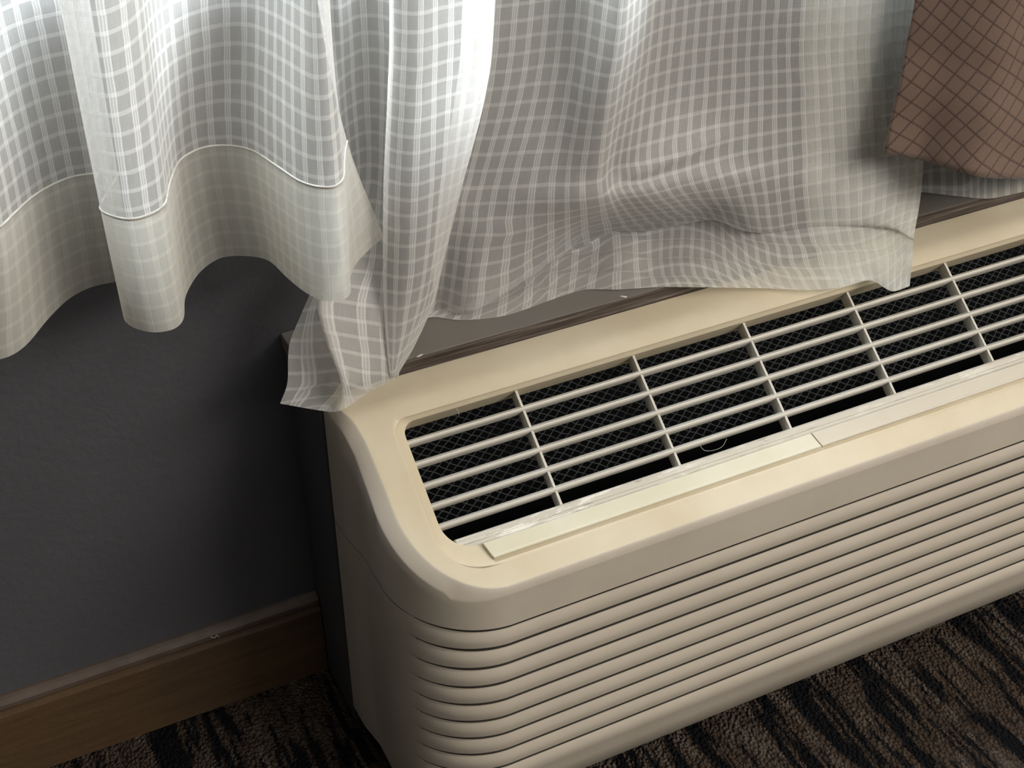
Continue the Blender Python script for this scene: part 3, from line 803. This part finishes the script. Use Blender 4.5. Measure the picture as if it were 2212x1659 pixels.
# brown blackout curtain
upD = extend_up(D_ROWS)
G = cloth_grid(upD+D_ROWS, 12, 10)
u = arc(G[4*12]); UVg = np.stack([np.broadcast_to(u, G.shape[:2]), -G[:, :, 2]], -1)
X, Zz = G[:, :, 0], G[:, :, 2]
G[:, :, 1] += .0014*np.sin(X*70+Zz*45)*np.sin(X*31-Zz*52)
orgD = (.55, -.08, .46)
cuD = tag(empty('blackout_curtain', orgD), 'brown blackout curtain with a stitched diamond pattern, at the upper right', 'curtain')
o = grid_obj('curtain_fabric', G, UVg, M['brown'], cuD, orgD)
so = o.modifiers.new('thick', 'SOLIDIFY'); so.thickness = .0012; so.offset = 0

# curtain rails above the frame
for nm, yy, lab in (('curtain_rail', .03, 'metal rail carrying the sheer curtains'), ('curtain_rail', -.08, 'metal rail carrying the brown curtain')):
    o = box(nm, (-1.0, 2.0, yy-.012, yy+.012, ROD, ROD+.02), M['frame']); tag(o, lab+' above the window', 'curtain rail')

# ---------------------------------------------------------------- crumbs and lint
def chip(name, loc, pts, th, m, label, cat):
    n = len(pts)
    v = [(p[0], p[1], 0) for p in pts]+[(p[0]*.93, p[1]*.93, th) for p in pts]
    f = [tuple(range(n))[::-1], tuple(range(n, 2*n))]+[(i, (i+1) % n, n+(i+1) % n, n+i) for i in range(n)]
    o = obj(name, v, f, m); o.location = loc; recalc(o); return tag(o, label, cat)
chip('paint_chip', (.1338, -.001, .4196), [(-.003, .0022), (-.0012, .0012), (.0008, .0008), (.0034, -.0022), (.0012, -.0030), (-.0006, -.0012)], .0006, M['chip'], 'white paint flake on the sill below the bunched checked hem', 'paint flake')
chip('paint_chip', (-.0700, -.0042, .4196), [(-.0032, -.0008), (-.001, .0003), (.0022, .0012), (.0036, .0005), (.0012, -.0008), (-.0012, -.0014)], .0006, M['chip'], 'white paint flake on the sill edge beside the left bunched corner', 'paint flake')
def strand(name, pts, rad, label):
    P_ = catmull(np.array(pts, float), 6)
    o = tube(name, P_-P_[0], rad, M['lint'], None, (0, 0, 0), 5); o.location = P_[0]
    return tag(o, label, 'lint')
strand('lint_thread', [(-.2800, .0748, .1000), (-.2760, .0735, .0985), (-.2735, .0742, .1000), (-.2720, .0745, .0965)], .0005, 'pale lint caught on the baseboard')
strand('lint_thread', [deckpt(-.066, y2s(-.0500), -.0060), deckpt(-.060, y2s(-.0505), -.0040), deckpt(-.0560, y2s(-.0535), -.0050), deckpt(-.0550, y2s(-.0560), -.0090)], .00028, 'single curled hair at the back left of the grille')
strand('lint_thread', [deckpt(.150, y2s(-.128), -.0165), deckpt(.154, y2s(-.133), -.0185), deckpt(.163, y2s(-.135), -.0175), deckpt(.172, y2s(-.134), -.0185), deckpt(.178, y2s(-.130), -.0165)], .0003, 'curled lint thread inside the grille near the flap joint')

# ---------------------------------------------------------------- light
def area(name, loc, tgt, sx, sy, power, color):
    l = bpy.data.lights.new(name, 'AREA'); l.shape = 'RECTANGLE'; l.size = sx; l.size_y = sy; l.energy = power; l.color = color
    o = bpy.data.objects.new(name, l); o.location = loc
    d = Vector(tgt)-Vector(loc); o.rotation_euler = d.to_track_quat('-Z', 'Y').to_euler(); COL.objects.link(o); return o
wx = (WX0+WX1)/2; wz = (WZ0+WZ1)/2
area('daylight', (-.35, 1.0, 2.55), (-.15, -.02, .65), 1.6, .6, DAY, (.86, .94, 1.0))
area('room_lamp', (1.7, -2.15, 2.32), (.5, -.4, .2), 1.9, 1.7, LAMP, (1.0, .935, .85))
area('fill_light', (.45, -2.9, 2.33), (0, -.4, .2), 1.4, .9, FILL, (1.0, .935, .85))  # unseen fill light, added to soften shadows on curtain and wall
w = bpy.data.worlds.new('sky'); w.use_nodes = True; SC.world = w
w.node_tree.nodes['Background'].inputs[0].default_value = (.75, .87, 1.0, 1)
w.node_tree.nodes['Background'].inputs[1].default_value = .6

# ---------------------------------------------------------------- camera
cam = bpy.data.cameras.new('camera'); co = bpy.data.objects.new('camera', cam); COL.objects.link(co)
cam.sensor_fit = 'HORIZONTAL'; cam.sensor_width = 36; cam.lens = 3067.0/2212*36
cam.clip_start = .02
r_, d_, f_ = [Vector(a) for a in CAM_AXES]
m = Matrix((r_, -d_, -f_)).transposed().to_4x4(); m.translation = Vector(CAM_LOC)
co.matrix_world = m
SC.camera = co
SC.cycles.adaptive_threshold = .05; SC.cycles.max_bounces = 6; SC.cycles.diffuse_bounces = 4; SC.cycles.glossy_bounces = 3; SC.cycles.transparent_max_bounces = 10
vs = SC.view_settings
SC.display_settings.display_device = 'sRGB'
vs.view_transform = 'Standard'; vs.look = 'None'; vs.gamma = 1; vs.use_curve_mapping = False
vs.exposure = EXPO
